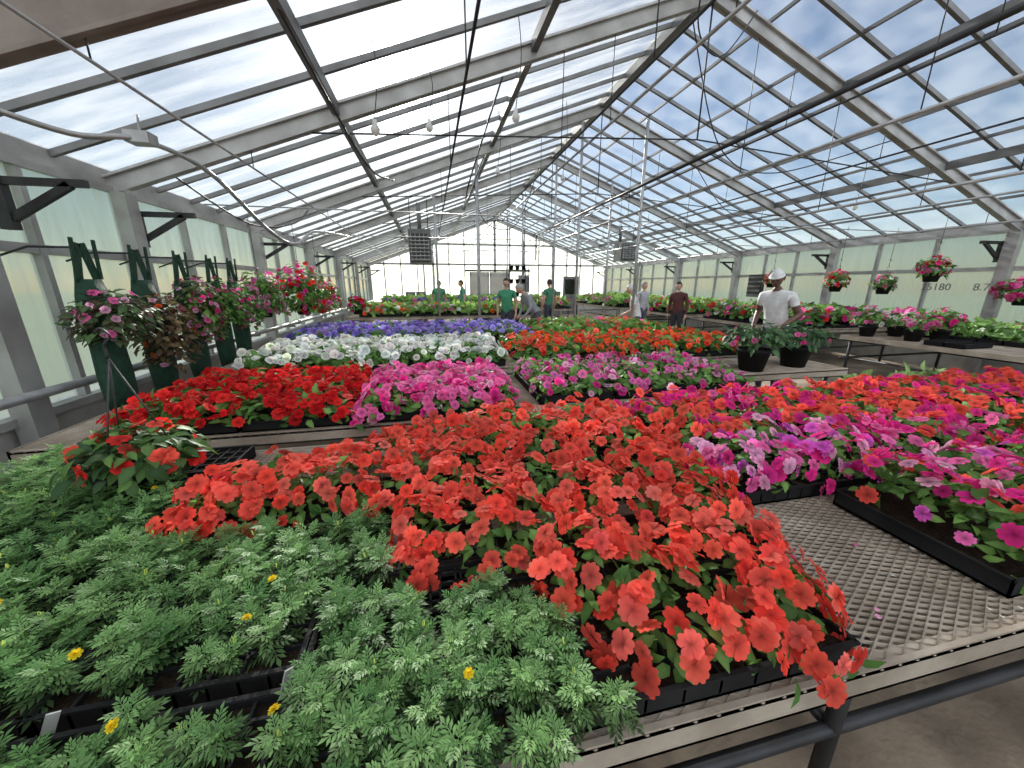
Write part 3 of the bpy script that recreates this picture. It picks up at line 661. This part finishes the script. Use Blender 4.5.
    def hs(th,ph,g=0):
        x=math.sin(th)*math.sin(ph);y=math.sin(th)*math.cos(ph);z=math.cos(th)
        px,py,pz=x*.076,y*.096,z*.118
        if z<-.1: k=(-z-.1)/.9; px*=1-.35*k; py*=1-.12*k if y>0 else 1-.45*k
        if y>0:
            nose=math.exp(-((x/.16)**2))*max(0,1-abs(z+.12)/.28)*.026*(1 if z<.1 else .5); py+=nose
            py-=.008*math.exp(-(((abs(x)-.38)/.16)**2+((z-.06)/.12)**2))
            py+=.005*math.exp(-((x/.3)**2+((z+.52)/.10)**2)); py+=.008*math.exp(-((x/.3)**2+((z+.9)/.15)**2))
            py+=.005*math.exp(-(((z-.2)/.09)**2))*(abs(x)<.6)
        r=1+g
        return (px*r,py*r,pz*r)
    vs=[hp(hs(math.pi*i/nr,2*math.pi*k/nseg)) for i in range(nr+1) for k in range(nseg)]
    fs=[(i*nseg+k,(i+1)*nseg+k,(i+1)*nseg+(k+1)%nseg,i*nseg+(k+1)%nseg) for i in range(nr) for k in range(nseg)]
    b.add(vs,fs,2,True)
    for s in (-1,1):
        c=Vector((s*.029,.083,.008)); b.lathe(hp(c),[(0,-.009),(.009,-.005),(.012,0),(.009,.005),(0,.009)],5,8)
        e0=Vector((s*.076,-.005,.0)); b.add([hp(e0+Vector((s*q[0],q[1],q[2]))) for q in ((0,.012,.03),(.014,-.012,.032),(.018,-.022,.0),(.010,-.008,-.032),(0,.008,-.03),(.006,.0,0))],[(0,1,5),(1,2,5),(2,3,5),(3,4,5),(4,0,5)],2,True)
    b.add([hp((-.024,.088,-.058)),hp((0,.099,-.055)),hp((.024,.088,-.058)),hp((.02,.088,-.068)),hp((0,.099,-.070)),hp((-.02,.088,-.068))],[(0,1,4,5),(1,2,3,4)],6)
    vs=[]
    for i in range(15):
        for k in range(nseg):
            ph=2*math.pi*k/nseg; front=math.cos(ph)
            kk=min(1,max(0,(front+.1)/.5)); lim=(2.05 if longhair else 1.8)*(1-kk)+1.05*kk
            if hat: lim=1.25
            th=lim*i/14; g=.09+(.05 if longhair else 0)
            p=hs(th,ph,g if i<14 else .0); 
            if hat: p=(p[0],p[1],p[2]+.012)
            vs.append(hp(p))
    fs=[(i*nseg+k,(i+1)*nseg+k,(i+1)*nseg+(k+1)%nseg,i*nseg+(k+1)%nseg) for i in range(14) for k in range(nseg)]
    if hat:
        ms.append(mat(name+'_hat',hat,.8)); b.add(vs,fs,7,True)
        ring=[hp(hs(1.27,2*math.pi*k/nseg,.10)) for k in range(nseg)]+[hp(hs(1.27,0,.10))]; b.tube(ring,.014,7,6)
        vs=[hp(hs(1.2+.6*i/5,math.pi*.62+math.pi*.76*k/12,.05)) for i in range(6) for k in range(13)]
        b.add(vs,[(i*13+k,(i+1)*13+k,(i+1)*13+k+1,i*13+k+1) for i in range(5) for k in range(12)],4,True)
    else: b.add(vs,fs,4,True)
    if lean:
        piv=.93
        nv=[]
        for p in b.v:
            x,y,z=p
            t=min(1,max(0,(z-.90)/.18)) if abs(x)<.2 or z>.9 else 1
            if z<.86 and abs(x)<.2 and abs(y)<.18: t=0
            if abs(x)>=.2: t=1
            a=-lean*t; yy=y; zz=z-piv
            nv.append((x,yy*math.cos(a)-zz*math.sin(a),piv+yy*math.sin(a)+zz*math.cos(a)))
        b.v=nv
    o=b.obj(name,ms); o.location=loc; o.rotation_euler=(0,0,yaw); o.scale=(scale,)*3
    return o
DSK=(.13,.065,.04);LSK=(.55,.33,.24)
person('man_in_white_cap',(4.92,4.45,0),math.radians(105),(.74,.74,.74),(.05,.05,.07),DSK,(.03,.03,.03),.22,
   armL=((-.27,-.02,1.16),(-.24,.24,1.10)),armR=((.30,-.12,1.17),(.24,.10,1.02)),short=True,hat=(.85,.85,.85),headtilt=-.15,headturn=.25,scale=1.03)
person('woman_in_white_shirt',(4.55,7.6,0),math.radians(60),(.7,.7,.68),(.1,.1,.12),LSK,(.7,.68,.64),.25,armL=((-.25,.05,1.18),(-.18,.3,1.12)),scale=.92,longhair=True)
person('person_in_dark_red_jacket',(6.45,8.8,0),math.radians(120),(.10,.03,.03),(.03,.03,.04),LSK,(.05,.03,.02),.1,short=False,scale=.95)
person('grey_haired_visitor',(6.3,10.3,0),math.radians(200),(.45,.45,.48),(.1,.1,.15),LSK,(.35,.33,.3),0,short=False,longhair=True,scale=.95)
person('visitor_in_grey_jacket',(2.45,8.6,0),math.radians(100),(.30,.31,.33),(.1,.1,.13),LSK,(.4,.4,.4),.6,armL=((-.25,.12,1.2),(-.15,.34,1.1)),armR=((.25,.12,1.2),(.15,.34,1.1)),short=False)
person('worker_in_green_shirt',(1.95,9.6,0),math.radians(150),(.06,.30,.16),(.05,.05,.08),LSK,(.05,.03,.02),.1)
person('worker_in_green_shirt',(3.75,11.6,0),math.radians(20),(.05,.22,.12),(.05,.05,.08),LSK,(.05,.03,.02),0)
person('worker_in_green_shirt',(.28,14.2,0),math.radians(190),(.08,.28,.14),(.05,.05,.08),LSK,(.05,.03,.02),.2)
person('worker_in_green_shirt',(1.2,14.0,0),math.radians(90),(.08,.32,.2),(.05,.05,.08),LSK,(.08,.05,.02),.1)

# ---------------------------------------------------------------- light
sd=Vector((-.05,1.218,.528)).normalized()
w=D.worlds.new('World'); scene.world=w; w.use_nodes=True; nt=w.node_tree; nt.nodes.clear()
def N_(t,**k):
    n=nt.nodes.new(t)
    for a,b_ in k.items(): setattr(n,a,b_)
    return n
lk=nt.links.new
out=N_('ShaderNodeOutputWorld'); bg=N_('ShaderNodeBackground'); sky=N_('ShaderNodeTexSky')
sky.sky_type='NISHITA'; sky.sun_disc=False; sky.sun_elevation=math.radians(24); sky.sun_rotation=math.radians(-2); sky.air_density=1.0; sky.dust_density=.3
tc=N_('ShaderNodeTexCoord'); n=N_('ShaderNodeTexNoise'); n.inputs['Scale'].default_value=2.2; n.inputs['Detail'].default_value=7
mp_=N_('ShaderNodeMapping'); mp_.inputs['Scale'].default_value=(1,1,2.2); lk(tc.outputs['Generated'],mp_.inputs[0]); lk(mp_.outputs[0],n.inputs[0])
cr=N_('ShaderNodeValToRGB'); cr.color_ramp.elements[0].position=.48; cr.color_ramp.elements[1].position=.75; cr.color_ramp.elements[1].color=(.6,.6,.6,1)
mx=N_('ShaderNodeMixRGB'); mx.inputs[2].default_value=(6.0,6.3,6.7,1)
lk(n.outputs['Fac'],cr.inputs[0]); lk(cr.outputs[0],mx.inputs[0]); lk(sky.outputs[0],mx.inputs[1])
nv_=N_('ShaderNodeVectorMath',operation='NORMALIZE'); lk(tc.outputs['Generated'],nv_.inputs[0])
dp=N_('ShaderNodeVectorMath',operation='DOT_PRODUCT'); dp.inputs[1].default_value=tuple(sd); lk(nv_.outputs[0],dp.inputs[0])
def powk(e,k):
    a=N_('ShaderNodeMath',operation='MAXIMUM'); a.inputs[1].default_value=0; lk(dp.outputs['Value'],a.inputs[0])
    p=N_('ShaderNodeMath',operation='POWER'); p.inputs[1].default_value=e; lk(a.outputs[0],p.inputs[0])
    m=N_('ShaderNodeMath',operation='MULTIPLY'); m.inputs[1].default_value=k; lk(p.outputs[0],m.inputs[0]); return m
p1=powk(700,600);p2=powk(40,9)
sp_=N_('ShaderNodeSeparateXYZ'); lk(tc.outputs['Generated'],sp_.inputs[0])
mr=N_('ShaderNodeMapRange'); mr.inputs[1].default_value=.1; mr.inputs[2].default_value=-.6; mr.inputs[3].default_value=0; mr.inputs[4].default_value=18; lk(sp_.outputs['Y'],mr.inputs[0])  # added bright sky behind the camera, out of view, as fill light
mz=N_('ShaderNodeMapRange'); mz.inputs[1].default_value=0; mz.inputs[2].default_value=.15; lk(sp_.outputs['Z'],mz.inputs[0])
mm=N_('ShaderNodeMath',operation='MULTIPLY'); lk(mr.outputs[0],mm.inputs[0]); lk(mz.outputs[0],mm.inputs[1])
s1=N_('ShaderNodeMath',operation='ADD'); lk(p1.outputs[0],s1.inputs[0]); lk(p2.outputs[0],s1.inputs[1])
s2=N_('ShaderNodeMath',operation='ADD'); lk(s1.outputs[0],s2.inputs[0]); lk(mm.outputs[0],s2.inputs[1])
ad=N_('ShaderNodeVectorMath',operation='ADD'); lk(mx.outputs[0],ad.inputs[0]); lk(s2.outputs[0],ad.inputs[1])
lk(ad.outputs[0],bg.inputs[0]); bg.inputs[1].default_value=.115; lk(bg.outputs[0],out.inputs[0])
L=D.lights.new('sun','SUN'); L.energy=12; L.angle=math.radians(1.2); L.color=(1,.94,.84); lo=D.objects.new('sun',L); scene.collection.objects.link(lo)
lo.rotation_euler=sd.to_track_quat('Z','Y').to_euler(); lo.location=(0,10,30)
cam=D.cameras.new('camera'); co=D.objects.new('camera',cam); scene.collection.objects.link(co); scene.camera=co
co.location=(0,0,1.6); co.rotation_euler=(math.radians(74.8),0,math.radians(-12.2)); cam.sensor_width=36; cam.lens=365/1024*36; cam.clip_start=.02; cam.clip_end=300
print('faces',sum(len(o.data.polygons) for o in D.objects if o.type=='MESH'))
